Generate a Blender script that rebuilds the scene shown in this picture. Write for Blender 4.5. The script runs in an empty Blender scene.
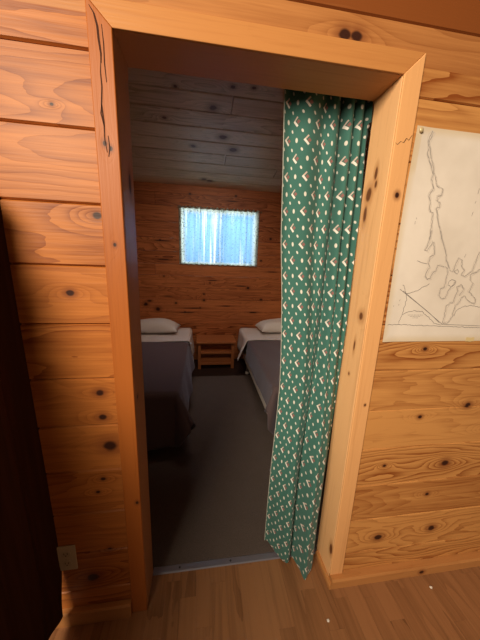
import bpy, bmesh, math, random
from mathutils import Vector, Matrix
random.seed(7)
S = bpy.context.scene
COL = S.collection
S.view_settings.view_transform = 'Standard'
S.view_settings.look = 'None'

# ------------------------------------------------------------------ helpers
def link(o, parent=None):
    COL.objects.link(o)
    if parent is not None:
        o.parent = parent
    return o

def tag(o, label=None, cat=None, group=None, kind=None):
    if label: o['label'] = label
    if cat: o['category'] = cat
    if group: o['group'] = group
    if kind: o['kind'] = kind
    return o

def obj(name, bm, mat, parent=None, smooth=False):
    me = bpy.data.meshes.new(name)
    bm.to_mesh(me); bm.free()
    me.materials.append(mat)
    if smooth:
        for p in me.polygons: p.use_smooth = True
    o = bpy.data.objects.new(name, me)
    link(o, parent)
    if parent is not None:
        o.matrix_parent_inverse = parent_inv(parent)
    return o

def parent_inv(p):
    m = Matrix.Identity(4)
    while p is not None:
        m = Matrix.Translation(p.location) @ m
        p = p.parent
    return m.inverted()

def empty(name, loc=(0, 0, 0)):
    o = bpy.data.objects.new(name, None)
    o.location = loc
    o.empty_display_size = .05
    return link(o)

def box(bm, a, b, bev=0.0):
    x0, y0, z0 = a; x1, y1, z1 = b
    r = bmesh.ops.create_cube(bm, size=1)
    vs = r['verts']
    for v in vs:
        v.co = Vector(((x0 + x1) / 2 + v.co.x * (x1 - x0), (y0 + y1) / 2 + v.co.y * (y1 - y0), (z0 + z1) / 2 + v.co.z * (z1 - z0)))
    if bev > 0:
        es = list({e for v in vs for e in v.link_edges})
        bmesh.ops.bevel(bm, geom=es, offset=bev, segments=2, affect='EDGES', profile=.5)
    return vs

def prism(bm, poly, axis, d0, d1, bev=0.0):
    """poly: list of 2D points; axis: extrusion axis 'y' (points are x,z), 'x' (y,z), 'z' (x,y)"""
    def co(p, d):
        if axis == 'y': return (p[0], d, p[1])
        if axis == 'x': return (d, p[0], p[1])
        return (p[0], p[1], d)
    a = [bm.verts.new(co(p, d0)) for p in poly]
    b = [bm.verts.new(co(p, d1)) for p in poly]
    fs = [bm.faces.new(a), bm.faces.new(list(reversed(b)))]
    n = len(poly)
    for i in range(n):
        fs.append(bm.faces.new((a[i], b[i], b[(i + 1) % n], a[(i + 1) % n])))
    bmesh.ops.recalc_face_normals(bm, faces=fs)
    if bev > 0:
        es = list({e for v in a + b for e in v.link_edges})
        bmesh.ops.bevel(bm, geom=es, offset=bev, segments=2, affect='EDGES', profile=.5)

def tube(bm, pts, r, n=10, cap=True):
    pts = [Vector(p) for p in pts]
    rings = []
    for i, p in enumerate(pts):
        d = (pts[min(i + 1, len(pts) - 1)] - pts[max(i - 1, 0)]).normalized()
        up = Vector((0, 0, 1)) if abs(d.z) < .9 else Vector((1, 0, 0))
        a = d.cross(up).normalized(); b = a.cross(d).normalized()
        rr = r[i] if isinstance(r, (list, tuple)) else r
        rings.append([bm.verts.new(p + a * rr * math.cos(2 * math.pi * k / n) + b * rr * math.sin(2 * math.pi * k / n)) for k in range(n)])
    for i in range(len(rings) - 1):
        for k in range(n):
            bm.faces.new((rings[i][k], rings[i][(k + 1) % n], rings[i + 1][(k + 1) % n], rings[i + 1][k]))
    if cap:
        bm.faces.new(list(reversed(rings[0]))); bm.faces.new(rings[-1])

def grid(bm, nu, nv, fn, uvfn=None):
    vs = [[bm.verts.new(fn(i / nu, j / nv)) for i in range(nu + 1)] for j in range(nv + 1)]
    uv = bm.loops.layers.uv.verify() if uvfn else None
    for j in range(nv):
        for i in range(nu):
            f = bm.faces.new((vs[j][i], vs[j][i + 1], vs[j + 1][i + 1], vs[j + 1][i]))
            f.smooth = True
            if uv:
                for lp, (ii, jj) in zip(f.loops, ((i, j), (i + 1, j), (i + 1, j + 1), (i, j + 1))):
                    lp[uv].uv = uvfn(ii / nu, jj / nv)
    return vs

def lerp(a, b, t): return a + (b - a) * t
def smooth(a, b, x):
    t = max(0., min(1., (x - a) / (b - a))); return t * t * (3 - 2 * t)
def table(T, x):
    """piecewise linear (smooth-ish) lookup: T = [(x, v...)] sorted by x"""
    if x <= T[0][0]: return T[0][1:]
    for a, b in zip(T, T[1:]):
        if x <= b[0]:
            t = (x - a[0]) / (b[0] - a[0])
            return tuple(lerp(p, q, t) for p, q in zip(a[1:], b[1:]))
    return T[-1][1:]

# ------------------------------------------------------------------ node helpers
class NT:
    def __init__(self, name):
        self.m = bpy.data.materials.new(name)
        self.m.use_nodes = True
        self.t = self.m.node_tree
        self.b = self.t.nodes['Principled BSDF']
        self.out = self.t.nodes['Material Output']
    def n(self, kind): return self.t.nodes.new(kind)
    def put(self, sock, v):
        if isinstance(v, bpy.types.NodeSocket): self.t.links.new(v, sock)
        else: sock.default_value = v
    def M(self, op, a, b=0.0, c=0.0, clamp=False):
        n = self.n('ShaderNodeMath'); n.operation = op; n.use_clamp = clamp
        for s, v in zip(n.inputs, (a, b, c)): self.put(s, v)
        return n.outputs[0]
    def map(self, v, a, b, c=0.0, d=1.0, smoothstep=True):
        n = self.n('ShaderNodeMapRange')
        if smoothstep: n.interpolation_type = 'SMOOTHSTEP'
        for s, x in zip(n.inputs[:5], (v, a, b, c, d)): self.put(s, x)
        return n.outputs[0]
    def xyz(self, x, y, z):
        n = self.n('ShaderNodeCombineXYZ')
        for s, v in zip(n.inputs, (x, y, z)): self.put(s, v)
        return n.outputs[0]
    def sep(self, v):
        n = self.n('ShaderNodeSeparateXYZ'); self.put(n.inputs[0], v)
        return n.outputs
    def noise(self, v, scale, detail=2.0, rough=.5):
        n = self.n('ShaderNodeTexNoise')
        self.put(n.inputs['Vector'], v); n.inputs['Scale'].default_value = scale
        n.inputs['Detail'].default_value = detail; n.inputs['Roughness'].default_value = rough
        return n.outputs[0]
    def mix(self, f, a, b, mode='MIX'):
        n = self.n('ShaderNodeMix'); n.data_type = 'RGBA'; n.blend_type = mode
        self.put(n.inputs[0], f)
        for s, v in ((n.inputs[6], a), (n.inputs[7], b)):
            self.put(s, v if isinstance(v, bpy.types.NodeSocket) else (*v, 1.0))
        return n.outputs[2]
    def coord(self, which='Object'): return self.n('ShaderNodeTexCoord').outputs[which]
    def attr(self, name):
        n = self.n('ShaderNodeAttribute'); n.attribute_name = name
        return n.outputs['Fac']
    def bump(self, h, dist=.002, strength=.5):
        n = self.n('ShaderNodeBump'); n.inputs['Strength'].default_value = strength
        n.inputs['Distance'].default_value = dist
        self.put(n.inputs['Height'], h); self.t.links.new(n.outputs[0], self.b.inputs['Normal'])
    def base(self, c, rough=.5, spec=.3):
        self.put(self.b.inputs['Base Color'], c if isinstance(c, bpy.types.NodeSocket) else (*c, 1.0))
        self.put(self.b.inputs['Roughness'], rough)
        self.b.inputs['Specular IOR Level'].default_value = spec

def wood(name, light, dark, along='x', across='z', knots=(), var=.35, ring=26., fine=.3, rough=.45, spec=.3,
         knot_col=(.045, .014, .008), halo=(.20, .055, .018), ring_mix=.45, contrast=1.0, streak=1.1, knot_size=1.35):
    """Varnished pine: grain contours from stretched noise, warped round knots (along, across, radius)."""
    T = NT(name)
    s = dict(zip('xyz', T.sep(T.coord('Object'))))
    A, X = s[along], s[across]
    D = s[[k for k in 'xyz' if k not in (along, across)][0]]
    pl = T.attr('plank')
    a2 = T.M('MULTIPLY_ADD', pl, 13.7, A)
    x2 = T.M('MULTIPLY_ADD', pl, 5.3, X)
    low = T.noise(T.xyz(T.M('MULTIPLY', a2, .9), T.M('MULTIPLY', x2, 6.), T.M('MULTIPLY_ADD', D, 6., T.M('MULTIPLY', pl, 3.1))), 1.0, 2.0, .4)
    wob = T.noise(T.xyz(T.M('MULTIPLY', a2, 7.), T.M('MULTIPLY', x2, 30.), D), 1.0, 2.0, .5)
    field = T.M('MULTIPLY_ADD', wob, .05, low)
    mask = halo_m = None
    for kn in knots:
        ka, kx, r = kn[:3]; st = kn[3] if len(kn) > 3 else 1.0
        r *= knot_size
        da = T.M('SUBTRACT', A, ka); dx = T.M('SUBTRACT', X, kx)
        e1 = T.M('ADD', T.M('POWER', T.M('ABSOLUTE', T.M('DIVIDE', da, r * 5.0 * st ** .6)), 2.0), T.M('POWER', T.M('ABSOLUTE', T.M('DIVIDE', dx, r * 1.9)), 2.0))
        field = T.M('ADD', field, T.M('MULTIPLY', T.M('EXPONENT', T.M('MULTIPLY', e1, -1.0)), .20))
        e2 = T.M('SQRT', T.M('ADD', T.M('POWER', T.M('ABSOLUTE', T.M('DIVIDE', da, r * 1.25 * st)), 2.0), T.M('POWER', T.M('ABSOLUTE', T.M('DIVIDE', dx, r)), 2.0)))
        e2 = T.M('ADD', e2, T.M('MULTIPLY_ADD', wob, .9, -.45))
        m = T.map(e2, 1.0, .55)
        h = T.map(e2, 2.4, .7)
        mask = m if mask is None else T.M('MAXIMUM', mask, m)
        halo_m = h if halo_m is None else T.M('MAXIMUM', halo_m, h)
    saw = T.M('FRACT', T.M('MULTIPLY', field, ring))
    rings = T.M('POWER', saw, 2.2)                       # slow rise, sharp late-wood edge
    fn = T.noise(T.xyz(T.M('MULTIPLY', a2, 5.), T.M('MULTIPLY', x2, 160.), T.M('MULTIPLY', D, 160.)), 1.0, 2.0, .6)
    big = T.noise(T.xyz(T.M('MULTIPLY', a2, 1.3), T.M('MULTIPLY', x2, 3.), T.M('MULTIPLY', pl, 9.)), 1.0, 1.0, .5)
    hsh = T.M('FRACT', T.M('MULTIPLY', pl, 7.77))
    strk = T.noise(T.xyz(T.M('MULTIPLY', a2, 1.6), T.M('MULTIPLY', x2, 46.), T.M('MULTIPLY', D, 46.)), 1.0, 2.0, .55)
    f = T.M('ADD', T.M('MULTIPLY', T.M('MULTIPLY', rings, ring_mix), T.M('MULTIPLY_ADD', hsh, 1.3, .3)), T.M('MULTIPLY', T.M('SUBTRACT', fn, .5), fine * 2))
    f = T.M('ADD', f, T.M('MULTIPLY', T.M('SUBTRACT', strk, .5), streak))
    f = T.M('ADD', f, T.M('MULTIPLY', T.M('SUBTRACT', big, .5), .5))
    f = T.M('ADD', f, T.M('MULTIPLY', T.M('SUBTRACT', pl, .5), var), clamp=False)
    f = T.M('MULTIPLY', f, contrast)
    f = T.M('ADD', f, .1, clamp=True)
    c = T.mix(f, light, dark)
    if mask is not None:
        c = T.mix(T.M('MULTIPLY', halo_m, .6), c, halo)
        c = T.mix(mask, c, knot_col)
    T.base(c, rough, spec)
    T.bump(T.M('ADD', T.M('MULTIPLY', rings, -.6), fn), .0012, .35)
    return T.m

def planks(name, rects, mapf, mat, depth=.02, cham=.003, kind='structure', parent=None, back=True):
    """rects: list of (u0,u1,v0,v1[,plank value]); mapf(u,v,d) -> 3D, d = depth behind the face"""
    bm = bmesh.new()
    lay = bm.faces.layers.float.new('plank')
    for R in rects:
        u0, u1, v0, v1 = R[:4]
        pv = R[4] if len(R) > 4 else random.random()
        c = R[5] if len(R) > 5 else (cham, cham, cham, cham)
        if max(c) > .001: u0, u1, v0, v1 = u0 + (.0007 if c[0] else 0), u1 - (.0007 if c[1] else 0), v0 + (.0007 if c[2] else 0), v1 - (.0007 if c[3] else 0)
        o = [(u0, v0), (u1, v0), (u1, v1), (u0, v1)]
        i = [(u0 + c[0], v0 + c[2]), (u1 - c[1], v0 + c[2]), (u1 - c[1], v1 - c[3]), (u0 + c[0], v1 - c[3])]
        vi = [bm.verts.new(mapf(a, b, 0)) for a, b in i]
        vo = [bm.verts.new(mapf(a, b, max(max(c) * 1.6, .0005))) for a, b in o]
        vb = [bm.verts.new(mapf(a, b, depth)) for a, b in o]
        fs = [bm.faces.new(vi)]
        for k in range(4):
            l = (k + 1) % 4
            fs.append(bm.faces.new((vi[k], vo[k], vo[l], vi[l])))
            fs.append(bm.faces.new((vo[k], vb[k], vb[l], vo[l])))
        fs.append(bm.faces.new(list(reversed(vb))))
        for f in fs: f[lay] = pv
    bmesh.ops.recalc_face_normals(bm, faces=bm.faces)
    o = obj(name, bm, mat, parent)
    if kind: o['kind'] = kind
    return o

def rows(vs, u0, u1, joints=None, pvs=None):
    out = []
    for k, (a, b) in enumerate(zip(vs, vs[1:])):
        js = [u0] + sorted(j for j in (joints or {}).get(k, []) if u0 < j < u1) + [u1]
        for m, (p, q) in enumerate(zip(js, js[1:])):
            pv = (pvs[k % len(pvs)] if pvs else random.random())
            out.append((p, q, a, b, (pv + .37 * m) % 1.0))
    return out

def plain(name, col, rough=.6, spec=.3, metal=0.0, noise=None, bump=None):
    T = NT(name)
    c = col
    if noise:
        sc, amt = noise
        c = T.mix(T.M('MULTIPLY', T.noise(T.coord('Object'), sc, 3.0, .6), amt), col, tuple(x * .35 for x in col))
    T.base(c, rough, spec)
    T.b.inputs['Metallic'].default_value = metal
    if bump:
        T.bump(T.noise(T.coord('Object'), bump[0], 3.0, .6), bump[1], .6)
    return T.m
MAP=[[(0.9290,1.8360),(0.9200,1.8210),(0.9180,1.8060),(0.9240,1.7880),(0.9240,1.7690),(0.9360,1.7520),(0.9490,1.7310),(0.9580,1.7160),(0.9560,1.6990),(0.9640,1.6830),(0.9700,1.6750),(0.9590,1.6630),(0.9580,1.6490),(0.9660,1.6320),(0.9670,1.6150),(0.9730,1.6030),(0.9830,1.6000),(0.9850,1.5810),(0.9880,1.5570),(0.9890,1.5330),(0.9890,1.5150)],
[(0.9340,1.8350),(0.9270,1.8190),(0.9220,1.8010),(0.9320,1.7830),(0.9400,1.7630),(0.9510,1.7420),(0.9600,1.7190),(0.9670,1.7110),(0.9730,1.6950),(0.9800,1.6830),(0.9900,1.6800),(1.0030,1.6740),(1.0020,1.6570),(0.9900,1.6510),(0.9890,1.6390),(1.0010,1.6340),(1.0020,1.6200),(0.9920,1.6130),(0.9980,1.6020),(1.0060,1.5820),(1.0150,1.5640),(1.0280,1.5410),(1.0380,1.5170)],
[(1.1390,1.6870),(1.1380,1.6700)],
[(1.1370,1.6480),(1.1350,1.6400)],
[(1.1350,1.6130),(1.1330,1.6000)],
[(0.9230,1.5710),(0.9230,1.5620)],
[(0.9260,1.5830),(0.9250,1.5780)],
[(0.9910,1.5470),(0.9910,1.5180),(0.9840,1.4960),(0.9790,1.4800),(0.9880,1.4770),(0.9940,1.4930),(1.0040,1.5100),(1.0110,1.4980),(1.0200,1.4690),(1.0050,1.4570),(1.0010,1.4380),(1.0100,1.4240),(1.0020,1.4120),(1.0000,1.3900),(1.0090,1.3810),(1.0210,1.3850),(1.0240,1.4020),(1.0370,1.4130),(1.0410,1.4320),(1.0590,1.4290),(1.0780,1.4250),(1.0880,1.4040),(1.0840,1.3840),(1.0860,1.3570),(1.0700,1.3490),(1.0680,1.3250),(1.0830,1.3130),(1.0960,1.3160),(1.1020,1.3330),(1.1060,1.3490),(1.1210,1.3620),(1.1260,1.3770)],
[(1.0230,1.5480),(1.0360,1.5200),(1.0500,1.4990),(1.0610,1.4780),(1.0710,1.4480),(1.0940,1.4150),(1.1040,1.4120),(1.1110,1.4350),(1.1190,1.4590),(1.1340,1.4510),(1.1370,1.4320),(1.1520,1.4170),(1.1430,1.4010),(1.1580,1.3940),(1.1730,1.4060),(1.1850,1.4140),(1.1880,1.4370),(1.1930,1.4610),(1.1980,1.4830)],
[(1.2150,1.4230),(1.2010,1.4110),(1.1830,1.4020),(1.1840,1.3830),(1.2010,1.3710),(1.1960,1.3550),(1.1900,1.3430),(1.2090,1.3270),(1.2260,1.3150),(1.2290,1.2990),(1.2120,1.2990),(1.1890,1.3120),(1.1760,1.3270),(1.1640,1.3180),(1.1590,1.3020),(1.1480,1.2900),(1.1450,1.2730),(1.1440,1.2530),(1.1380,1.2360),(1.1270,1.2230),(1.1090,1.2230),(1.1100,1.2480),(1.1080,1.2850),(1.1230,1.2980),(1.1360,1.3020),(1.1360,1.3180),(1.1440,1.3420),(1.1360,1.3560),(1.1520,1.3660),(1.1650,1.3510),(1.1630,1.3390),(1.1530,1.3260)],
[(1.0990,1.3770),(1.1100,1.3850),(1.1260,1.3770),(1.1200,1.3650),(1.1080,1.3570),(1.0970,1.3650),(1.0990,1.3770)],
[(1.1100,1.4120),(1.1220,1.4200),(1.1310,1.4120),(1.1240,1.4030),(1.1100,1.4120)],
[(0.9080,1.3450),(1.0030,1.2860),(1.1100,1.2170)],
[(0.9180,1.3610),(0.9370,1.3300),(0.9420,1.3070),(0.9360,1.2670),(0.9260,1.2230)],
[(0.9370,1.3300),(0.9670,1.3350),(0.9940,1.3510),(1.0210,1.3670)],
[(0.9340,1.2550),(0.9500,1.2630),(0.9800,1.2690),(1.0120,1.2660),(1.0390,1.2480),(1.0720,1.2230),(1.1010,1.2150)],
[(1.1490,1.2480),(1.1570,1.2730),(1.1770,1.2860),(1.2140,1.2910),(1.2540,1.2850)],
[(0.8800,1.2170),(0.9270,1.2170),(0.9650,1.2150),(1.0460,1.2130),(1.1120,1.2110),(1.1590,1.2090),(1.2760,1.2040)],
[(1.1000,1.2190),(1.1380,1.2170),(1.2740,1.2120)],
[(0.9220,1.3390),(1.0450,1.2600),(1.0950,1.2230)],
[(0.9570,1.4440),(0.9750,1.4380),(0.9970,1.4350)],
[(1.1400,1.4620),(1.1440,1.4740)],
[(0.9160,1.3080),(0.9140,1.3030)],
[(0.9140,1.2920),(0.9130,1.2870)],
[(0.8940,1.2870),(0.8920,1.2830)],
[(0.9240,1.2200),(0.9300,1.2160)],
[(0.9570,1.2530),(0.9610,1.2520)],
[(0.9630,1.2530),(0.9670,1.2520)],
[(0.9690,1.2530),(0.9730,1.2520)],
[(0.9760,1.2530),(0.9790,1.2520)],
[(0.9820,1.2530),(0.9860,1.2520)],
[(0.9880,1.2530),(0.9920,1.2520)],
[(0.9940,1.2530),(0.9980,1.2520)],
[(1.0000,1.2530),(1.0040,1.2520)],
[(1.0070,1.2530),(1.0110,1.2520)],
[(1.0130,1.2530),(1.0170,1.2520)],
[(0.9670,1.2480),(0.9710,1.2470)],
[(0.9730,1.2480),(0.9770,1.2470)],
[(0.9790,1.2480),(0.9830,1.2470)],
[(0.9850,1.2480),(0.9890,1.2470)],
[(0.9920,1.2480),(0.9950,1.2470)],
[(0.9980,1.2480),(1.0020,1.2470)],
[(1.0040,1.2480),(1.0080,1.2470)],
[(0.9790,1.2430),(0.9820,1.2410)],
[(0.9850,1.2430),(0.9890,1.2410)],
[(0.9910,1.2430),(0.9950,1.2410)],
[(0.9970,1.2430),(1.0010,1.2410)]]# ------------------------------------------------------------------ dimensions (metres; wall face y=0, doorway x 0..W)
W, H, D, CW = .80, 1.968, .127, .059
CB = 2.80                       # back wall of the bunk room
BX0, BX1 = -.92, 1.80           # bunk room side walls
def ceil_z(y): return 2.35 + .2 * (CB - y)
ZS = [.0, .145, .33, .51, .69, .865, 1.035, 1.215, 1.39, 1.56, 1.745, 1.92, 2.095, 2.27, 2.445, 2.62, 2.79, 2.965, 3.14, 3.31]

# ------------------------------------------------------------------ materials
PINE_L, PINE_D = (.54, .185, .040), (.22, .05, .009)
KL = [(-.092, .784, .019), (-.106, .897, .010), (-.108, .985, .010), (-.165, 1.31, .008), (-.073, 1.53, .009), (-.195, .206, .016),
      (-.124, .652, .006), (-.124, .334, .006), (-.16, 1.792, .0035), (-.145, .599, .005)]
KR = [(1.274, .593, .014), (1.286, .234, .013), (1.015, .221, .013), (1.101, .828, .007), (1.316, .872, .010), (.98, .605, .005),
      (1.22, .435, .007), (1.06, 1.12, .006), (1.45, .75, .012)]
KH = [(.609, 2.042, .014), (.644, 2.042, .014)]
m_wall_l = wood('pine_boards_left', PINE_L, PINE_D, knots=KL, var=.45, ring=16)
m_wall_r = wood('pine_boards_right', (.66, .31, .095), (.27, .072, .014), knots=KR, var=.95, ring=20, ring_mix=.55)
m_wall_h = wood('pine_boards_header', (.58, .25, .08), (.25, .072, .016), knots=KH, var=.75, ring=7, ring_mix=.2, streak=.5, knot_size=1.2)
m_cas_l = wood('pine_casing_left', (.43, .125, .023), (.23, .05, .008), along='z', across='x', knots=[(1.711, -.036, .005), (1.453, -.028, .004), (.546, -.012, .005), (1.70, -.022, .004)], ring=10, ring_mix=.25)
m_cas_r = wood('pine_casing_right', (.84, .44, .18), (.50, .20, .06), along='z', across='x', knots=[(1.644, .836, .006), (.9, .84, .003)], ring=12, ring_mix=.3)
m_cas_h = wood('pine_casing_head', (.58, .25, .075), (.36, .12, .03), along='x', across='z', ring=9, ring_mix=.3)
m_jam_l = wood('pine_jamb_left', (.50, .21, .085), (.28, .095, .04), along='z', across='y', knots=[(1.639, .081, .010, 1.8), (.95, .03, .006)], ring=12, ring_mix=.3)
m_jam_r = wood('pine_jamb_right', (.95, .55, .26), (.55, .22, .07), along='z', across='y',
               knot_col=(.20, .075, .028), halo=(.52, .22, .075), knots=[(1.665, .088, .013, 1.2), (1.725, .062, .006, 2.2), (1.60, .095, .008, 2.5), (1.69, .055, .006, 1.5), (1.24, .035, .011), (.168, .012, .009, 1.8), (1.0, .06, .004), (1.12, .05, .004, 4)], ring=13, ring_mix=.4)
m_jam_h = wood('pine_jamb_head', (.58, .27, .11), (.34, .13, .05), along='x', across='y', ring=9, ring_mix=.3)
m_base = wood('pine_shoe', (.52, .23, .075), (.30, .10, .025), knots=[(1.25, .02, .008)], ring=12)
KB = [(-.549, .816, .020), (-.392, .748, .022), (.238, .968, .011), (.239, .883, .012), (-.147, .835, .010), (.183, .768, .010), (.861, 1.066, .014),
      (-.336, 1.667, .009), (.32, 1.123, .008), (.649, 2.268, .009), (.054, 2.251, .010), (.621, 1.95, .006), (-.026, .709, .007), (1.06, .9, .012), (1.15, 1.75, .012),
      (-.3, 1.2, .008), (1.03, 1.45, .01), (.1, .765, .007, 14), (.75, 1.09, .006, 10), (-.3, 1.66, .006, 12), (.0, .70, .005, 14), (.55, .80, .006, 9), (1.2, 1.3, .006, 10), (-.25, .93, .005, 9), (.6, 2.2, .005, 10), (-.3, 1.42, .006, 8), (.35, 1.16, .005, 9), (-.5, .86, .01, 2), (.95, .71, .008, 5)]
m_back = wood('pine_boards_back', (.58, .20, .065), (.17, .038, .010), knots=KB, var=.5, ring=17, ring_mix=.6)
m_side = wood('pine_boards_side', (.50, .185, .06), (.21, .052, .014), along='y', across='z', var=.5)
m_ceil = wood('pine_ceiling', (.72, .53, .29), (.38, .25, .12), along='x', across='y', var=.5, knot_size=1.0, ring=15, ring_mix=.4,
              knots=[(.02, 1.388, .014), (.431, 1.334, .016), (.582, 1.319, .016), (.296, 1.54, .030), (.401, 1.855, .034), (.122, 2.023, .022), (.514, 2.023, .034), (.231, 2.62, .03), (.3, 2.65, .03), (-.1, 1.7, .015)],
              knot_col=(.14, .08, .04), halo=(.26, .16, .08))
m_floor = wood('laminate_floor', (.335, .155, .066), (.165, .070, .028), along='y', across='x', var=.4, ring=10, ring_mix=.35, rough=.38, spec=.4)
m_stand = wood('nightstand_wood', (.42, .15, .05), (.2, .055, .018), along='x', across='y', ring=10)
m_gap = plain('dark_gap', (.03, .012, .006), .9)

# ------------------------------------------------------------------ front wall
def front(u, v, d): return (u, d, v)
pl_l = [.5, .75, .55, .72, .40, .68, .76, .80, .62, .70, .85, .7, .5]
pl_r = [.5, .35, .80, .38, .28, .55, .62, .75, .5, .4, .45, .62, .5]
LR = [(-1.6, -.02, a, b, pl_l[k], (.002, 0, .004, .004)) for k, (a, b) in enumerate(zip(ZS[:11], ZS[1:12]))]
LR += [(-1.6, -.02, 1.92, 1.995, .75, (.002, 0, .004, 0))]
RR = [(W + .02, 2.2, a, b, pl_r[k], (0, .002, .003, .003)) for k, (a, b) in enumerate(zip(ZS[:11], ZS[1:12]))]
RR += [(W + .02, 2.2, 1.92, 1.995, .75, (0, .002, .003, 0))]
planks('wall_front_left', LR, front, m_wall_l, depth=.03)
planks('wall_front_right', RR, front, m_wall_r, depth=.03)
HR = [(-1.6, 2.2, 1.995, 2.095, .75, (.002, .002, 0, .003))]
HR += [(-1.6, 2.2, a, b, [1.75, 1.6, 1.7, 1.6, 1.8][k % 5], (.002, .002, .003, .003)) for k, (a, b) in enumerate(zip(ZS[12:], ZS[13:]))]
planks('wall_front_top', HR, front, m_wall_h, depth=.03)
# studs and rear cladding of the partition (seen only from the bunk room)
def rear(u, v, d): return (u, D - .004 - d, v)
planks('wall_partition_back', rows(ZS[:12] + [1.985], BX0, -.02) + rows(ZS[:12] + [1.985], W + .02, BX1) + rows([1.985] + ZS[12:16], BX0, BX1), rear, m_back, depth=.02)

# ------------------------------------------------------------------ doorway lining and casing
door = empty('door_1', (0, 0, 0)); door['kind'] = 'structure'
door['label'] = 'open doorway lined with varnished pine jambs and mitred casing'
T_ = .009
def jamb(name, x0, x1, mat):
    bm = bmesh.new(); box(bm, (x0, -.0005, 0.0), (x1, D, H + .02), .0015); return obj(name, bm, mat, door)
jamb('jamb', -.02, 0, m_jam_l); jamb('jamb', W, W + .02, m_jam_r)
bm = bmesh.new(); box(bm, (0, -.0005, H), (W, D, H + .02), .0015); obj('head_jamb', bm, m_jam_h, door)
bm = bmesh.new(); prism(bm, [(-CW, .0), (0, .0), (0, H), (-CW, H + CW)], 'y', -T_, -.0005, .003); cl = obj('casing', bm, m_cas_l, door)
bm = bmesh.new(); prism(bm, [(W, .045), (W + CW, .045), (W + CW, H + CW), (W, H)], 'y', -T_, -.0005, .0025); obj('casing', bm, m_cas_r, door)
bm = bmesh.new(); prism(bm, [(-CW, H + CW), (0, H), (W, H), (W + CW, H + CW)], 'y', -T_ + .002, -.0005, .002); obj('head_casing', bm, m_cas_h, door)
# splits running down the top of the left casing
bm = bmesh.new()
def crack(pts, w):
    n = len(pts)
    L = []
    for i, (x, z) in enumerate(pts):
        ww = w * math.sin(math.pi * (i + .4) / n) + .0004
        L.append((bm.verts.new((x - ww, -T_ - .0005, z)), bm.verts.new((x + ww, -T_ - .0005, z))))
    for a, b in zip(L, L[1:]): bm.faces.new((a[0], a[1], b[1], b[0]))
crack([(-.050, 2.005), (-.040, 1.99), (-.034, 1.965), (-.033, 1.94), (-.030, 1.91), (-.031, 1.89)], .0022)
crack([(-.031, 1.90), (-.034, 1.87), (-.033, 1.84), (-.037, 1.80), (-.034, 1.76), (-.035, 1.72), (-.031, 1.69)], .0014)
crack([(-.024, 1.97), (-.022, 1.93), (-.023, 1.89), (-.021, 1.85)], .0010)
crack([(-.037, 1.80), (-.040, 1.78), (-.034, 1.75)], .0012)
crack([(-.026, 1.73), (-.024, 1.70), (-.028, 1.68)], .0012)
obj('crack', bm, plain('dark_split', (.06, .02, .01), .9), door)
# wandering crack across the right casing and jamb
bm = bmesh.new()
crack([(W + .003, 1.79), (W + .010, 1.785), (W + .02, 1.795), (W + .030, 1.792), (W + .038, 1.805), (W + .046, 1.80), (W + .055, 1.815)], .0009)
obj('crack', bm, bpy.data.materials['dark_split'], door)
# threshold strip
bm = bmesh.new(); prism(bm, [(.112, .0005), (.116, .006), (.140, .006), (.145, .0005)], 'x', .0, W, 0)
obj('threshold_strip', bm, plain('threshold_metal', (.28, .27, .32), .42, .5, .55), door)
bm = bmesh.new()
for x in (.12, .36, .60): 
    bmesh.ops.create_cone(bm, cap_ends=True, segments=10, radius1=.005, radius2=.004, depth=.002, matrix=Matrix.Translation((x, .128, .0068)))
obj('screw', bm, plain('screw_metal', (.08, .08, .09), .5, .5, .8), door)

# base shoes
bm = bmesh.new(); prism(bm, [(-.0005, .0), (-.034, .0), (-.034, .038), (-.028, .046), (-.0005, .046)], 'x', W + .0, 2.2)
prism(bm, [(W - .014, .0), (W - .0005, .0), (W - .0005, .026), (W - .008, .026), (W - .014, .018)], 'y', -.034, .110)
o = obj('baseboard_right', bm, m_base); o['kind'] = 'structure'
bm = bmesh.new(); prism(bm, [(-.0005, .0), (-.022, .0), (-.022, .058), (-.017, .064), (-.0005, .064)], 'x', -1.6, -CW - .0005)
o = obj('baseboard_left', bm, m_base); o['kind'] = 'structure'

# ------------------------------------------------------------------ floors
rects = []
x = -1.65
while x < 2.3:
    y = -3.2 + random.random() * .5 - .5
    while y < .118:
        L = random.choice((.32, .45, .6))
        rects.append((x, x + .066, max(y, -3.2), min(y + L, .118)))
        y += L
    x += .066
rects = [r for r in rects if r[3] - r[2] > .01]
planks('floor_front', rects, lambda u, v, d: (u, v, -d), m_floor, depth=.02, cham=.0004)
T = NT('subfloor_brown'); 
T.base(T.mix(T.noise(T.coord('Object'), 30, 3, .6), (.045, .022, .014), (.02, .01, .007)), .6, .3)
bm = bmesh.new(); box(bm, (BX0, .118, -.03), (BX1, CB, -.006)); o = obj('floor_back', bm, T.m); o['kind'] = 'structure'
T = NT('carpet_brown')
co = T.coord('Object')
sp = T.noise(co, 260, 2, .7); cl_ = T.noise(co, 9, 2, .5)
c = T.mix(sp, (.055, .043, .038), (.23, .18, .155)); c = T.mix(T.M('MULTIPLY', cl_, .35), c, (.09, .068, .06))
T.base(c, .95, .1); T.bump(sp, .004, .8)
bm = bmesh.new(); box(bm, (-.35, .1455, -.006), (1.2, 2.20, .003), .001)
tag(obj('carpet', bm, T.m), 'dark grey-brown low pile carpet running between the two beds', 'carpet')

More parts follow.
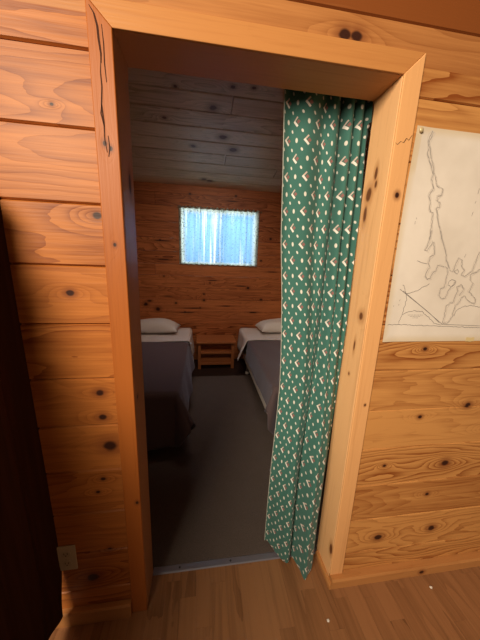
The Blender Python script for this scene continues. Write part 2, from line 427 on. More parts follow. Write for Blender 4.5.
# ------------------------------------------------------------------ bunk room shell
def back(u, v, d): return (u, CB + d, v)
WX0, WX1, WZ0, WZ1 = -.085, .965, 1.365, 2.10
ZB = [-.03, .19, .37, .54, .715, .885, 1.05, 1.215, 1.365, 1.53, 1.70, 1.90, 2.10, 2.25, 2.36]
R = []
for k, (a, b) in enumerate(zip(ZB, ZB[1:])):
    pv = [.4, .6, .5, .55, .4, .7, .45, .6, .75, .5, .7, .55, .8, .65][k]
    if a >= WZ0 - .001 and b <= WZ1 + .001:
        R += [(BX0, WX0, a, b, pv), (WX1, BX1, a, b, pv + .05)]
    elif k in (12,):
        R += [(BX0, -.38, a, b, pv), (-.38, BX1, a, b, pv - .2)]
    elif k in (7,):
        R += [(BX0, -.41, a, b, pv), (-.41, BX1, a, b, pv - .2)]
    else:
        R += [(BX0, BX1, a, b, pv)]
planks('wall_back', R, back, m_back, depth=.025)
def sidel(u, v, d): return (BX0 - d, u, v)
def sider(u, v, d): return (BX1 + d, u, v)
zz = [0, .18, .36, .54, .72, .9, 1.08, 1.26, 1.44, 1.62, 1.8, 1.98, 2.16, 2.34, 2.52, 2.70, 2.9]
planks('wall_left', rows(zz, .10, CB), sidel, m_side); planks('wall_right', rows(zz, .10, CB), sider, m_side)
ys = [CB + .02 - .176 * k for k in range(17)]; ys = list(reversed(ys))
J = {}
for k, (a, b) in enumerate(zip(ys, ys[1:])):
    for jx, jy in ((.443, 1.499), (.449, 2.198), (1.047, 2.333), (-.4, 1.0), (.9, .7)):
        if a < jy < b: J.setdefault(k, []).append(jx)
n_ = math.sqrt(1 + .04)
planks('ceiling', rows(ys, BX0 - .02, BX1 + .02, J), lambda u, v, d: (u, v + .2 * d / n_, ceil_z(v) + d / n_), m_ceil, depth=.03, cham=.007)

# front room ceiling and distant walls, out of the frame
planks('ceiling_front', rows([-3.3 + .3 * k for k in range(12)], -1.7, 2.3), lambda u, v, d: (u, min(v, .02), 3.30 - .03 * v + d), m_ceil, depth=.03)

# ------------------------------------------------------------------ window of the bunk room
m_frame = wood('window_frame_wood', (.34, .13, .045), (.17, .05, .016), ring=8)
win = empty('window_1', (0, 0, 0)); win['kind'] = 'structure'
bm = bmesh.new()
for a, b in (((WX0, CB - .004, WZ0), (WX0 + .035, CB + .10, WZ1)), ((WX1 - .035, CB - .004, WZ0), (WX1, CB + .10, WZ1)),
             ((WX0 + .035, CB - .004, WZ0), (WX1 - .035, CB + .10, WZ0 + .03)), ((WX0 + .035, CB - .004, WZ1 - .03), (WX1 - .035, CB + .10, WZ1))):
    box(bm, a, b, .002)
obj('window_frame', bm, m_frame, win)
bm = bmesh.new(); box(bm, (.425, CB + .055, WZ0 + .03), (.455, CB + .085, WZ1 - .03), .002); obj('mullion', bm, m_frame, win)
T = NT('window_glass'); T.base((1, 1, 1), 0.0); T.b.inputs['Transmission Weight'].default_value = 1; T.b.inputs['IOR'].default_value = 1.05
bm = bmesh.new(); box(bm, (WX0 + .035, CB + .068, WZ0 + .03), (WX1 - .035, CB + .072, WZ1 - .03)); obj('pane', bm, T.m, win)

# window curtain: thin speckled cotton, gathered on a rod
T = NT('thin_curtain_cloth')
uv = T.sep(T.coord('UV'))
vec = T.xyz(T.M('MULTIPLY', uv[0], 34.), T.M('MULTIPLY', uv[1], 24.), 0)
vo = T.n('ShaderNodeTexVoronoi'); T.put(vo.inputs['Vector'], vec); vo.inputs['Scale'].default_value = 1.5
dots = T.map(vo.outputs['Distance'], .36, .22)
edge = T.M('MINIMUM', T.M('MINIMUM', uv[0], T.M('SUBTRACT', 1.0, uv[0])), T.M('MULTIPLY', T.M('SUBTRACT', 1.0, uv[1]), .72))
edge = T.M('MINIMUM', edge, T.M('MULTIPLY', uv[1], 1.6))
rim = T.map(edge, .10, .03)
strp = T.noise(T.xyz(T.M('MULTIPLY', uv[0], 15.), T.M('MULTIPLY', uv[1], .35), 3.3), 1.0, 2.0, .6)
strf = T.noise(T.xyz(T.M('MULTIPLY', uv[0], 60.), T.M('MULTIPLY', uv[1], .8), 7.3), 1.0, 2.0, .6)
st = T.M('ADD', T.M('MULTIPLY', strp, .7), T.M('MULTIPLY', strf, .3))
c = T.mix(T.map(st, .50, .64), (.24, .48, .80), (.98, 1.0, 1.0))  # bright stripes of daylight through the folds, painted into the cloth colour
c = T.mix(T.M('MULTIPLY', rim, .8), c, (.74, .82, .64))
c = T.mix(T.M('MULTIPLY', dots, T.M('MULTIPLY_ADD', rim, .35, .62)), c, (.13, .2, .13))
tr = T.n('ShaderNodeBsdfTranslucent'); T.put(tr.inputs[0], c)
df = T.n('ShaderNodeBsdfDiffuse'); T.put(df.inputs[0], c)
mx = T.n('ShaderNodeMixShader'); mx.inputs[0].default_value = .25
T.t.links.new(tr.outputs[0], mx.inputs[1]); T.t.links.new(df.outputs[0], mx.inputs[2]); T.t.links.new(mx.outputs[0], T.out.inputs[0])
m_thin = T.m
wc = empty('window_curtain', (.44, CB - .03, 1.36))
tag(wc, 'small backlit pale blue speckled curtain gathered over the bedroom window', 'curtain')
def wcf(u, v):
    x = lerp(WX0 - .004, WX1 + .004, u) + .003 * math.sin(40 * u)
    a = .010 * (.5 + .5 * v)
    y = CB - .026 + a * math.sin(u * 2 * math.pi * 15 + .8 * math.sin(5 * u + 2 * v)) * .8 + .003 * math.sin(71 * u)
    top = 2.098 + (.008 * math.sin(u * 2 * math.pi * 24) + .005 * math.sin(97 * u))
    bot = 1.372 + .004 * math.sin(u * 2 * math.pi * 15)
    return (x, y, lerp(bot, top, v))
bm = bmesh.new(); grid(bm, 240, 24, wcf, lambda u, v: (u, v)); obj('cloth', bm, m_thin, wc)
# hem band along the bottom
bm = bmesh.new()
tube(bm, [(WX0 - .02, CB - .024, 2.082), (WX1 + .045, CB - .024, 2.082)], .005); rod = obj('curtain_rod', bm, plain('rod_brass', (.25, .15, .07), .4, .5, .5), wc)
for xx in (WX0 - .012, WX1 + .03):
    bm = bmesh.new(); box(bm, (xx - .006, CB - .030, 2.074), (xx + .006, CB + .0005, 2.092), .001)
    obj('bracket', bm, bpy.data.materials['rod_brass'], wc)

# ------------------------------------------------------------------ soft furnishings generators
def drape(x0, x1, y0, y1, z, dl, dr, df, flare=.25, R=.03, wav=.012, seed=0, nu=90, nv=80, p=7, thick=.006, tilt=0.0, headcut=None, cflare=.42, ccut=.28):
    rnd = random.Random(seed); ph = [rnd.random() * 6 for _ in range(6)]
    bm = bmesh.new()
    xa, xb, ya = x0 + R, x1 - R, y0 + R
    def f(u, v):
        s = lerp(xa - dl, xb + dr, u); t = lerp(ya - df, y1, v)
        if headcut: t += headcut * max(0, s - xb) 
        ax = min(0, s - xa) + max(0, s - xb); ay = min(0, t - ya)
        bx, by = min(max(s, xa), xb), max(t, ya)
        d = (abs(ax) ** p + abs(ay) ** p) ** (1 / p)
        h = math.hypot(ax, ay)
        zz = z + .003 * math.sin(5 * s + ph[0]) * math.sin(4 * t + ph[1]) + .0015 * math.sin(17 * s + 9 * t + ph[2])
        if h < 1e-9: return (bx, by, zz)
        dx, dy = ax / h, ay / h
        d *= 1 - ccut * (2 * abs(dx * dy)) ** 2
        q = R * math.pi / 2
        if d < q:
            o_, dn = R * math.sin(d / R), R * (1 - math.cos(d / R))
        else:
            e = d - q
            fl = flare + cflare * (2 * abs(dx * dy)) ** 1.2
            o_, dn = R + fl * e, R + e * math.sqrt(1 - fl * fl)
        fall = min(1, dn / .25)
        k = wav * fall * (math.sin(11 * (by if abs(ax) > abs(ay) else bx) + ph[3]) + .5 * math.sin(23 * (by + bx) + ph[4]))
        o_ += k + wav * 0.5 * fall
        return (bx + dx * o_, by + dy * o_, zz - dn)
    grid(bm, nu, nv, f)
    return bm

def solidify(o, t):
    m = o.modifiers.new('thickness', 'SOLIDIFY'); m.thickness = t; m.offset = 1
    return o

def pillow_bm(cx, cy, cz, a, b, h, seed=0, rot=0.0):
    rnd = random.Random(seed); p1, p2 = rnd.random() * 6, rnd.random() * 6
    bm = bmesh.new()
    def side(sg):
        def f(u, v):
            U, V = 2 * u - 1, 2 * v - 1
            pin = 1 - .07 * (1 - U * U) * 0 
            w = (1 - abs(U) ** 3.2) ** .55 * (1 - abs(V) ** 3.0) ** .55
            ex = a * U * (1 - .08 * V * V * 0 - .06 * (1 - U * U) * 0) * (1 - .05 * (1 - V ** 4))
            ey = b * V * (1 - .07 * (1 - U ** 4))
            hh = h * w * (1.0 if sg > 0 else .35) * (1 + .07 * math.sin(3 * U + p1) + .05 * math.sin(4 * V + 2 * U + p2))
            x_, y_ = ex * math.cos(rot) - ey * math.sin(rot), ex * math.sin(rot) + ey * math.cos(rot)
            return (cx + x_, cy + y_, cz + sg * hh)
        return f
    grid(bm, 36, 26, side(1)); grid(bm, 36, 26, side(-1))
    bmesh.ops.remove_doubles(bm, verts=bm.verts, dist=.0008)
    bmesh.ops.recalc_face_normals(bm, faces=bm.faces)
    return bm

T = NT('bedspread_cloth')
co = T.coord('Object')
wv = T.noise(co, 320, 2, .6)
T.base(T.mix(wv, (.085, .058, .060), (.145, .102, .104)), .85, .25)
T.b.inputs['Sheen Weight'].default_value = .25; T.b.inputs['Sheen Tint'].default_value = (.75, .8, 1, 1)
T.bump(wv, .002, .4); m_spread = T.m
m_sheet = plain('white_sheet', (.72, .66, .62), .85, .2, noise=(6, .12), bump=(26, .006))
m_pillow = plain('pillow_case', (.74, .68, .62), .85, .2, noise=(7, .12), bump=(18, .012))
m_matt = plain('mattress_ticking', (.45, .42, .38), .9, .1, noise=(40, .2))
m_rail = plain('bed_rail_paint', (.74, .68, .62), .45, .4)
m_leg = plain('bed_leg_steel', (.12, .10, .09), .5, .4, .5)
m_cap = plain('leg_cap_plastic', (.75, .66, .58), .5, .4)

BZ = .49
def make_bed(x0, x1, y0, y1, label, inner):
    t = empty('bed', ((x0 + x1) / 2, (y0 + y1) / 2, 0))
    tag(t, label, 'bed', 'twin beds of the bunk room')
    bm = bmesh.new(); box(bm, (x0 + .012, y0 + .012, .24), (x1 - .012, y1, BZ - .008), .035); obj('mattress', bm, m_matt, t, True)
    bm = bmesh.new()
    for a, b in (((x0 + .002, y0 + .02, .165), (x0 + .03, y1, .238)), ((x1 - .03, y0 + .02, .165), (x1 - .002, y1, .238)),
                 ((x0 + .03, y0 + .02, .19), (x1 - .03, y0 + .05, .238)), ((x0 + .03, y1 - .03, .19), (x1 - .03, y1, .238)),
                 ((x0 + .03, (y0 + y1) / 2, .20), (x1 - .03, (y0 + y1) / 2 + .03, .238))):
        box(bm, a, b, .003)
    obj('bed_frame', bm, m_rail, t)
    for xx, yy in ((x0 + .14, y0 + .25), (x1 - .14, y0 + .25), (x0 + .03, y1 - .50), (x1 - .03, y1 - .50)):
        if True:
            bm = bmesh.new(); tube(bm, [(xx, yy, .035), (xx, yy, .21)], .014, 12); lg = obj('leg', bm, m_leg, t)
            bm = bmesh.new(); tube(bm, [(xx, yy, .0 + .0045), (xx, yy, .012), (xx, yy, .036), (xx, yy, .042)], [.016, .021, .021, .015], 14)
            cp = obj('foot_cap', bm, m_cap, t); cp.parent = lg; cp.matrix_parent_inverse = Matrix.Identity(4)
    return t
LX0, LX1, RX0, RX1 = -.90, .055, .765, 1.72
FY, HY = .885, 2.73
make_bed(LX0, LX1, FY, HY, 'twin bed on the left under a dark bedspread, seen past the left jamb', 1)
make_bed(RX0, RX1, FY + .03, HY, 'twin bed on the right, partly hidden behind the green curtain', -1)
bm = drape(LX0, LX1, FY, 2.085, BZ, .05, .33, .40, flare=.16, seed=3, R=.022)
tag(solidify(obj('bedspread', bm, m_spread, None, True), .006), 'dark charcoal bedspread with drooping foot corner on the left bed', 'bedspread', 'bedspreads')
bm = drape(RX0, RX1, FY + .03, 2.105, BZ, .235, .05, .38, flare=.06, seed=8, wav=.003, cflare=.5, ccut=.22, R=.022)
tag(solidify(obj('bedspread', bm, m_spread, None, True), .006), 'dark charcoal bedspread on the right bed beside the green curtain', 'bedspread', 'bedspreads')
def sheet(x0, x1, ya, yb, z, dl, dr, flare, seed, skew):
    rnd = random.Random(seed); ph = [rnd.random() * 6 for _ in range(4)]
    bm = bmesh.new(); R = .03; xa, xb = x0 + R, x1 - R
    def f(u, v):
        s = lerp(xa - dl, xb + dr, u)
        ax = min(0, s - xa) + max(0, s - xb); bx = min(max(s, xa), xb); d = abs(ax)
        y = lerp(ya + .006 * (1 + math.sin(9 * s + ph[0])) + .003 * (1 + math.sin(23 * s)), yb, v) + skew * d * (1 - v) 
        zz = z + .003 * math.sin(8 * s + ph[1]) * math.sin(9 * y + ph[2])
        if d < 1e-9: return (bx, y, zz)
        q = R * math.pi / 2
        if d < q: o_, dn = R * math.sin(d / R), R * (1 - math.cos(d / R))
        else:
            fl = lerp(flare, .06, smooth(.0, .45, v)); e = d - q; o_, dn = R + fl * e, R + e * math.sqrt(1 - fl ** 2)
        fall = min(1, dn / .2)
        o_ += fall * (.012 + .010 * math.sin(15 * y + ph[3]))
        return (bx + math.copysign(o_, ax), y, zz - dn)
    grid(bm, 70, 24, f)
    return bm
bm = sheet(LX0, LX1 + .016, 2.093, 2.72, BZ + .004, .05, .30, .10, 1, -.05)
tag(solidify(obj('sheet', bm, m_sheet, None, True), .004), 'white sheet folded across the head of the left bed', 'sheet', 'turned down white sheets')
bm = sheet(RX0 - .016, RX1, 2.115, 2.72, BZ + .004, .27, .05, .42, 2, -.25)
tag(solidify(obj('sheet', bm, m_sheet, None, True), .004), 'white sheet flaring off the head of the right bed', 'sheet', 'turned down white sheets')
bm = pillow_bm(-.42, 2.50, BZ + .060, .345, .17, .115, 1, -.04)
tag(obj('pillow', bm, m_pillow, None, True), 'white pillow lying at the head of the left bed', 'pillow', 'bed pillows')
bm = pillow_bm(1.27, 2.50, BZ + .064, .31, .17, .125, 2, .08)
tag(obj('pillow', bm, m_pillow, None, True), 'white pillow on the right bed, half behind the green curtain', 'pillow', 'bed pillows')

# ------------------------------------------------------------------ nightstand between the beds
ns = empty('nightstand', (.41, 2.6, 0))
tag(ns, 'low wooden bedside stand with a lower shelf between the two beds', 'nightstand')
NX0, NX1, NY0, NY1 = .16, .645, 2.44, 2.76
bm = bmesh.new(); box(bm, (NX0 - .02, NY0 - .02, .355), (NX1 + .02, NY1 + .02, .380), .003); obj('tabletop', bm, m_stand, ns)
bm = bmesh.new(); box(bm, (NX0 + .03, NY0 + .005, .205), (NX1 - .03, NY1 - .02, .228), .002); obj('shelf', bm, m_stand, ns)
bm = bmesh.new(); box(bm, (NX0 + .035, NY0 + .05, .06), (NX1 - .035, NY0 + .064, .205), .001); obj('back_panel', bm, m_stand, ns)
bm = bmesh.new(); box(bm, (NX0 + .035, NY0 + .05, .229), (NX1 - .035, NY0 + .064, .3545), .001); obj('back_panel', bm, m_stand, ns)
bm = bmesh.new(); box(bm, (NX0 + .04, NY0 + .01, .05), (NX1 - .04, NY0 + .03, .075), .001); obj('stretcher', bm, m_stand, ns)
for xx in (NX0, NX1 - .04):
    for yy in (NY0, NY1 - .04):
        bm = bmesh.new(); box(bm, (xx, yy, -.006), (xx + .04, yy + .04, .355), .003); obj('leg', bm, m_stand, ns)

# ------------------------------------------------------------------ green doorway curtain
T = NT('green_print_cloth')
uv = T.sep(T.coord('UV'))
PU, PV = .088, .118
gu = T.M('DIVIDE', uv[0], PU); gv = T.M('DIVIDE', uv[1], PV)
def cell(off_u, off_v, su=1.0, sv=1.0):
    a = T.M('SUBTRACT', T.M('FRACT', T.M('ADD', T.M('MULTIPLY', gu, su), off_u)), .5)
    b = T.M('SUBTRACT', T.M('FRACT', T.M('ADD', T.M('MULTIPLY', gv, sv), off_v)), .5)
    return T.M('MULTIPLY', a, PU / su), T.M('MULTIPLY', b, PV / sv)
AND = lambda a, b: T.M('MULTIPLY', a, b)
def motif(ou, ov):
    a, b = cell(ou, ov)
    r = T.M('ADD', a, b); q = T.M('SUBTRACT', a, b)          # diamond axes
    S_ = .0180; w_ = .0125
    inside = AND(T.map(T.M('ABSOLUTE', r), S_, S_ - .002), T.map(T.M('ABSOLUTE', q), S_, S_ - .002))
    arm1 = T.map(r, -S_ + w_, -S_ + w_ - .0018)                # lower-left edge, white
    arm2 = T.map(q, -S_ + w_ * .75, -S_ + w_ * .75 - .0018)      # upper-left edge, pinkish
    core = AND(T.map(T.M('ABSOLUTE', T.M('SUBTRACT', r, .005)), .0090, .0070), T.map(T.M('ABSOLUTE', T.M('SUBTRACT', q, .005)), .0090, .0070))
    return AND(inside, arm1), AND(inside, arm2), AND(inside, core)
m1 = motif(0., 0.); m2 = motif(.5, .5)
white = T.M('MAXIMUM', m1[0], m2[0]); pink = T.M('MAXIMUM', m1[1], m2[1]); core = T.M('MAXIMUM', m1[2], m2[2])
def seed_dots(ou, ov, su, sv, ra, rb, tilt):
    a, b = cell(ou, ov, su, sv)
    a2 = T.M('ADD', T.M('MULTIPLY', a, math.cos(tilt)), T.M('MULTIPLY', b, math.sin(tilt)))
    b2 = T.M('SUBTRACT', T.M('MULTIPLY', b, math.cos(tilt)), T.M('MULTIPLY', a, math.sin(tilt)))
    e = T.M('SQRT', T.M('ADD', T.M('POWER', T.M('ABSOLUTE', T.M('DIVIDE', a2, ra)), 2.0), T.M('POWER', T.M('ABSOLUTE', T.M('DIVIDE', b2, rb)), 2.0)))
    return T.map(e, 1.15, .8)
dots = T.M('MAXIMUM', seed_dots(.5, 0., 1, 1, .0052, .0082, .1), seed_dots(0., .5, 1, 1, .0052, .0082, .1))
dots = T.M('MAXIMUM', dots, seed_dots(0.0, 0.0, 2, 2, .0038, .0062, .5))
fab = T.noise(T.xyz(T.M('MULTIPLY', uv[0], 900.), T.M('MULTIPLY', uv[1], 900.), 0), 1.0, 1.0, .5)
green = T.mix(fab, (.036, .130, .106), (.066, .195, .163))
c = T.mix(core, green, (.28, .13, .12))
c = T.mix(pink, c, (.62, .50, .44))
c = T.mix(dots, c, (.74, .72, .64))
c = T.mix(white, c, (.84, .80, .74))
T.base(c, .8, .2)
T.b.inputs['Sheen Weight'].default_value = .15
m_green = T.m
gc = empty('doorway_curtain', (.65, .16, 2.02))
tag(gc, 'long green curtain with white chevron print pulled to the right of the doorway', 'curtain')
EL = [(.0, .534, .172), (.045, .534, .169), (.426, .541, .155), (.746, .548, .15), (.9, .550, .15), (1.027, .545, .15), (1.278, .531, .15), (1.504, .514, .155), (1.743, .505, .16), (1.976, .495, .168), (2.1, .493, .17)]
ER = [(.0, .776, .100), (.05, .776, .098), (.316, .775, .10), (.615, .788, .10), (.86, .791, .100), (1.209, .788, .105), (1.515, .788, .12), (1.764, .800, .148), (1.985, .808, .168), (2.1, .81, .17)]
FOLD_LOW = [(0, 0), (.12, -.030), (.25, -.055), (.40, -.060), (.455, -.045), (.485, -.012), (.52, -.020), (.60, -.060), (.74, -.108), (.86, -.075), (.94, -.03), (1, 0)]
XLOW = [(0, 0), (.12, .13), (.25, .25), (.40, .41), (.455, .455), (.485, .475), (.52, .485), (.60, .53), (.74, .63), (.86, .80), (.94, .91), (1, 1)]
GTOP = [(0, 0), (.2, .25), (.45, .56), (.55, .66), (.75, .82), (1, 1)]
def table_s(Tb, u, e=.02):
    return sum(table(Tb, u + k * e)[0] for k in (-1, -.5, 0, .5, 1)) / 5 if 0 < u < 1 else table(Tb, u)[0]
def gcf(u, v):
    z0 = lerp(.02, 2.035, v)
    xl, yl = table(EL, z0); xr, yr = table(ER, z0)
    low = 1 - smooth(.35, 1.75, z0)
    hi = smooth(.7, 1.9, z0)
    gx = lerp(table_s(XLOW, u), table_s(GTOP, u), 1 - low)
    x = lerp(xl, xr, gx)
    y = lerp(yl, yr, u) + low * table_s(FOLD_LOW, u) * (.55 + .45 * (1 - smooth(0, 1.1, z0)))
    # gathered pleats: broad on the left half, tight on the right
    phs = 2 * math.pi * (3.1 * u if u < .5 else 3.1 * .5 + 6.2 * (u - .5))
    amp = (.016 if u < .5 else lerp(.016, .026, min(1, (u - .5) * 5)))
    top = math.sin(phs + .4) * amp
    x += hi * .006 * math.sin(phs * 1.0 + 1.7) * min(1, u * 8) * min(1, (1 - u) * 8)
    mid = (.014 * math.sin(2 * math.pi * 2.2 * u + .3 * z0) + .006 * math.sin(2 * math.pi * 5.3 * u + 1.1 * z0))
    y += hi * (top * .8 + .022 * math.exp(-((u - .56) / .05) ** 2)) + (1 - hi) * mid * .75
    # small slack wrinkles
    y += .0035 * math.sin(7 * z0 + 9 * u) * (1 - hi)
    x += .004 * math.sin(5 * z0 + 2.) * (1 - u) * (1 - hi)
    if z0 > 1.93: y = max(y, .142)
    else: y = max(y, lerp(.02, .142, smooth(1.80, 1.93, z0))) if z0 > 1.80 else y
    x = min(x, .792 if y < .14 else .82)
    # uneven hem
    hem = (1 - smooth(0, .25, z0)) * (.022 * (1 - smooth(0, .2, abs(u - .02))) + .014 * (1 - smooth(0, .18, abs(u - .99))) - .012 * (1 - smooth(0, .10, abs(u - .74))) + .01 * (1 - smooth(0, .05, abs(u - .485))))
    return (x, y, z0 + hem + .006)
bm = bmesh.new(); grid(bm, 200, 130, gcf, lambda u, v: (u * .50 + .02, v * 2.03))
obj('cloth', bm, m_green, gc)
bm = bmesh.new()
tube(bm, [gcf(.0, k / 60) for k in range(0, 61)], .0016, 6)
obj('hem', bm, plain('pale_selvage', (.45, .48, .42), .8), gc)
m_rod = plain('rod_white', (.6, .58, .55), .4, .4)
bm = bmesh.new(); tube(bm, [(-.03, .170, 2.045), (.86, .170, 2.045)], .007, 12); obj('curtain_rod', bm, m_rod, gc)
for xx in (-.022, .852):
    bm = bmesh.new(); box(bm, (xx - .007, D - .006, 2.03), (xx + .007, .178, 2.06), .001)
    obj('bracket', bm, m_rod, gc)

# ------------------------------------------------------------------ dark curtain at the left edge
T = NT('dark_brown_cloth')
co = T.sep(T.coord('Object'))
nz = T.noise(T.xyz(T.M('MULTIPLY', co[0], 60.), T.M('MULTIPLY', co[1], 60.), T.M('MULTIPLY', co[2], 2.5)), 1.0, 2.0, .6)
T.base(T.mix(nz, (.032, .012, .007), (.085, .030, .016)), .9, .1); m_dark = T.m
dc = empty('dark_curtain', (-.32, -.03, 1.9))
tag(dc, 'dark brown curtain hanging at the left edge beside the wall outlet', 'curtain')
DZ = 1.60
def dcf(u, v):
    top = DZ - .40 * smooth(0, .45, u) + .25 * smooth(.7, 1, u); z0 = lerp(.03, top, v)  # unseen near part made long, dipping on its cord, to shape wall shadow
    y = lerp(.005, -1.15, u); 
    fold = math.sin(u * 2 * math.pi * 9.5)
    x = -.299 - .013 * smooth(.3, 1.5, z0) - .06 * u - .016 * (1 - math.cos(u * 2 * math.pi * 9.5)) * (.7 + .3 * v)
    lowr = (1 - smooth(.0, .30, z0 - .03))
    if u < .25: 
        k = (1 - u / .25)
        z0 += .05 * lowr * k * k; y -= .038 * lowr * k
    return (x, y, z0)
bm = bmesh.new(); grid(bm, 160, 50, dcf); obj('cloth', bm, m_dark, dc)
bm = bmesh.new()
cord = [dcf(k / 60, 1.0) for k in range(61)]
cord = [(-.335 if k < 2 else c[0] - .002, min(c[1], -.0005), c[2] + .003) for k, c in enumerate(cord)]
tube(bm, cord, .004, 8)
obj('hanging_cord', bm, plain('cord_dark', (.05, .02, .012), .5), dc)

# ------------------------------------------------------------------ wall outlet
wo = empty('wall_outlet', (-.277, 0, .32))
tag(wo, 'cream wall outlet plate low on the pine wall beside the dark curtain', 'outlet')
m_plate = plain('plate_cream', (.62, .52, .36), .45, .4)
ox, oz = -.2745, .320
bm = bmesh.new(); box(bm, (ox - .033, -.0065, oz - .056), (ox + .033, -.0005, oz + .056), .0025); obj('cover_plate', bm, m_plate, wo)
m_sock = plain('socket_cream', (.55, .46, .32), .5, .4); m_slot = plain('socket_slot', (.03, .02, .015), .8)
for dz in (-.022, .022):
    bm = bmesh.new(); prism(bm, [(ox + .016 * math.cos(t) * (1 if abs(math.cos(t)) < .82 else .98), oz + dz + .0145 * max(-.85, min(.85, math.sin(t)))) for t in [k * math.pi / 12 for k in range(24)]], 'y', -.0082, -.006)
    so = obj('socket', bm, m_sock, wo)
    bm = bmesh.new()
    for dx in (-.0055, .0055): box(bm, (ox + dx - .001, -.0086, oz + dz - .001), (ox + dx + .001, -.0080, oz + dz + .007))
    bmesh.ops.create_cone(bm, cap_ends=True, segments=10, radius1=.0022, radius2=.0022, depth=.0008, matrix=Matrix.Translation((ox, -.0083, oz + dz - .006)) @ Matrix.Rotation(math.pi / 2, 4, 'X'))
    sl = obj('slot', bm, m_slot, wo); sl.parent = so; sl.matrix_parent_inverse = Matrix.Identity(4)
bm = bmesh.new(); bmesh.ops.create_cone(bm, cap_ends=True, segments=12, radius1=.003, radius2=.0024, depth=.0014, matrix=Matrix.Translation((ox, -.0069, oz)) @ Matrix.Rotation(math.pi / 2, 4, 'X'))
obj('screw', bm, m_sock, wo)

# ------------------------------------------------------------------ lake map pinned to the wall
T = NT('map_paper')
s = T.sep(T.coord('Object'))
n1 = T.noise(T.coord('Object'), 4, 3, .6); n2 = T.noise(T.coord('Object'), 30, 3, .6)
c = T.mix(T.map(n1, .35, .7), (.88, .80, .71), (.77, .69, .60))
c = T.mix(T.M('MULTIPLY', n2, .18), c, (.55, .47, .38))
edge = T.M('MINIMUM', T.M('SUBTRACT', s[0], .87), T.M('MINIMUM', T.M('SUBTRACT', s[2], 1.154), T.M('SUBTRACT', 1.845, s[2])))
c = T.mix(T.map(edge, .030, .0, 0., .55), c, (.66, .50, .28))
tape = AND(T.map(T.M('SUBTRACT', s[0], .87), .024, .020), T.map(T.M('SUBTRACT', s[2], 1.70), .0, .03))
c = T.mix(T.M('MULTIPLY', tape, .35), c, (.66, .50, .28))
T.base(c, .75, .25); T.bump(n1, .006, .4); m_paper = T.m
mp = empty('lake_map', (1.25, -.004, 1.5))
tag(mp, 'large pale paper map of a lake pinned to the wall right of the doorway', 'map')
MX0, MX1 = .871, 1.66
def ppf(x, z):
    return -.0012 - .0016 * (math.sin(4.3 * x + 1) * math.sin(5 * z) + 1) - .004 * smooth(.06, 0, x - MX0) * (.5 + .5 * math.sin(7 * z))
bm = bmesh.new()
grid(bm, 60, 60, lambda u, v: (lerp(MX0, MX1, u), ppf(lerp(MX0, MX1, u), lerp(1.152, 1.845, v)), lerp(1.152, 1.845, v)))
obj('paper', bm, m_paper, mp)
m_ink = plain('pencil_grey', (.24, .21, .20), .8)
m_ink2 = plain('soft_grey_wash', (.66, .59, .52), .8)
bm = bmesh.new()
def stroke(pts, w):
    # resample finely so the line lies on the wavy sheet
    P = []
    for (xa, za), (xb, zb) in zip(pts, pts[1:]):
        n = max(1, int(math.hypot(xb - xa, zb - za) / .006))
        for k in range(n):
            t = k / n; j = .0018 if len(pts) > 3 else 0
            P.append((lerp(xa, xb, t) + random.uniform(-j, j), lerp(za, zb, t) + random.uniform(-j, j)))
    P.append(pts[-1])
    L = []
    for i, (x_, z_) in enumerate(P):
        x0, z0 = P[max(0, i - 1)]; x1, z1 = P[min(len(P) - 1, i + 1)]
        l = math.hypot(x1 - x0, z1 - z0) or 1
        nx, nz_ = -(z1 - z0) / l * w, (x1 - x0) / l * w
        L.append((bm.verts.new((x_ + nx, ppf(x_, z_) - .0008, z_ + nz_)), bm.verts.new((x_ - nx, ppf(x_, z_) - .0008, z_ - nz_))))
    for a, b in zip(L, L[1:]): bm.faces.new((a[0], a[1], b[1], b[0]))
for l in MAP:
    stroke(l, .00085 if len(l) > 3 else (.0008 if len(l) > 2 else .0007))
obj('map_drawing', bm, m_ink, mp)
bm = bmesh.new()
for l in MAP:
    if len(l) > 18:
        for k, (dx, dz) in enumerate(((.004, -.002), (-.004, .002))):
            stroke([(a + dx, b + dz) for a, b in l], .0013)
obj('map_shading', bm, m_ink2, mp)
tk = empty('thumbtack', (.884, -.008, 1.832))
tag(tk, 'brass thumbtack in the top left corner of the map', 'thumbtack')
bm = bmesh.new()
prof = [(.0, .0065), (-.0012, .0068), (-.0030, .0055), (-.0040, .0030), (-.0043, .0004)]
rings = [[bm.verts.new((.884 + r * math.cos(k * math.pi / 8), -.0085 + y, 1.832 + r * math.sin(k * math.pi / 8))) for k in range(16)] for y, r in prof]
for a, b in zip(rings, rings[1:]):
    for k in range(16): bm.faces.new((a[k], a[(k + 1) % 16], b[(k + 1) % 16], b[k]))
bm.faces.new(list(reversed(rings[0]))); bm.faces.new(rings[-1])
m_tack = plain('tack_brass', (.72, .58, .32), .35, .5, .3)
obj('head', bm, m_tack, tk, True)
bm = bmesh.new(); tube(bm, [(.884, -.009, 1.832), (.884, .004, 1.832)], .0008, 6); obj('pin', bm, m_tack, tk)
bm = bmesh.new(); 
grid(bm, 6, 3, lambda u, v: (lerp(1.225, 1.262, u), ppf(lerp(1.225, 1.262, u), 1.16) - .0014, lerp(1.150, 1.166, v) + .001 * math.sin(9 * u)))
obj('tape', bm, plain('yellow_tape', (.74, .58, .30), .6), mp)

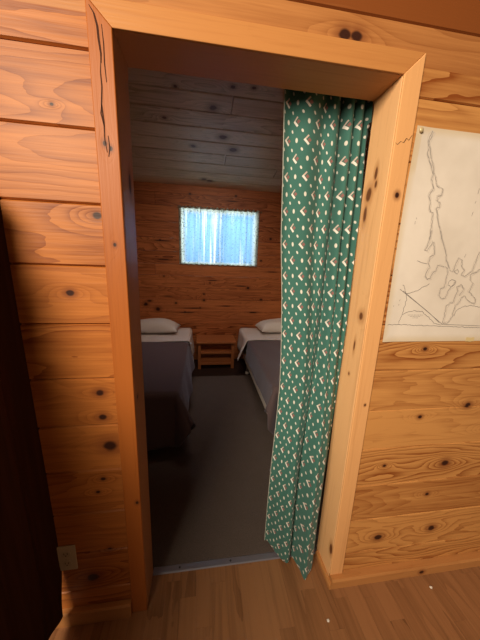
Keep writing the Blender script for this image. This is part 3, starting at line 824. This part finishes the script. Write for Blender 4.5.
# ------------------------------------------------------------------ crumbs on the floor
m_crumb = plain('crumb_white', (.85, .80, .72), .7)
for (x_, y_, lab, sd) in ((1.257, -.083, 'tiny white crumb on the floor near the right wall', 3), (.734, -.13, 'tiny white crumb on the floor in front of the right door jamb', 4)):
    bm = bmesh.new(); bmesh.ops.create_icosphere(bm, subdivisions=2, radius=.0055)
    rr = random.Random(sd)
    for v in bm.verts:
        v.co *= 1 + rr.uniform(-.25, .25); v.co.z *= .6
    bmesh.ops.translate(bm, verts=bm.verts, vec=(x_, y_, .0034))
    tag(obj('crumb', bm, m_crumb), lab, 'crumb', 'crumbs on the floor')

# ------------------------------------------------------------------ camera
f_, yaw, pitch, roll = 255.87, .148054, -.220546, .036477
cam = bpy.data.cameras.new('camera'); co_ = bpy.data.objects.new('camera', cam); COL.objects.link(co_)
fw = Vector((math.sin(yaw) * math.cos(pitch), math.cos(yaw) * math.cos(pitch), math.sin(pitch)))
rt = Vector((math.cos(yaw), -math.sin(yaw), 0)); up = rt.cross(fw)
r2 = rt * math.cos(roll) + up * math.sin(roll); u2 = -rt * math.sin(roll) + up * math.cos(roll)
M4 = Matrix(((r2.x, u2.x, -fw.x, .22283), (r2.y, u2.y, -fw.y, -.81688), (r2.z, u2.z, -fw.z, 1.41585), (0, 0, 0, 1)))
co_.matrix_world = M4
cam.sensor_fit = 'VERTICAL'; cam.sensor_height = 24.0; cam.sensor_width = 18.0
cam.lens = f_ / 640 * 24.0
cam.clip_start = .02
S.camera = co_

# ------------------------------------------------------------------ light
def area(name, loc, target, size, power, col, spread=math.pi):
    l = bpy.data.lights.new(name, 'AREA'); l.shape = 'RECTANGLE'; l.size, l.size_y = size
    l.energy = power; l.color = col; l.spread = spread
    o = bpy.data.objects.new(name, l); COL.objects.link(o)
    o.location = loc
    o.rotation_euler = (Vector(target) - Vector(loc)).to_track_quat('-Z', 'Y').to_euler()
    return o
area('window_light_front', (-1.2, -2.3, 2.60), (1.0, 0, 1.10), (1.2, 1.3), 56, (1.0, .84, .64), 1.9)
area('daylight_outside', (.44, CB + .75, 1.95), (.44, CB, 1.72), (1.5, 1.2), 34, (.86, .94, 1.0))
area('bunk_room_fill', (.42, 1.05, 2.50), (.42, 2.6, .75), (.9, .4), 5.5, (1.0, .78, .64), 1.9)  # added fill for the back wall and beds, no such lamp in the room
w = bpy.data.worlds.new('world'); S.world = w; w.use_nodes = True
w.node_tree.nodes['Background'].inputs[0].default_value = (1.0, .70, .48, 1); w.node_tree.nodes['Background'].inputs[1].default_value = .085
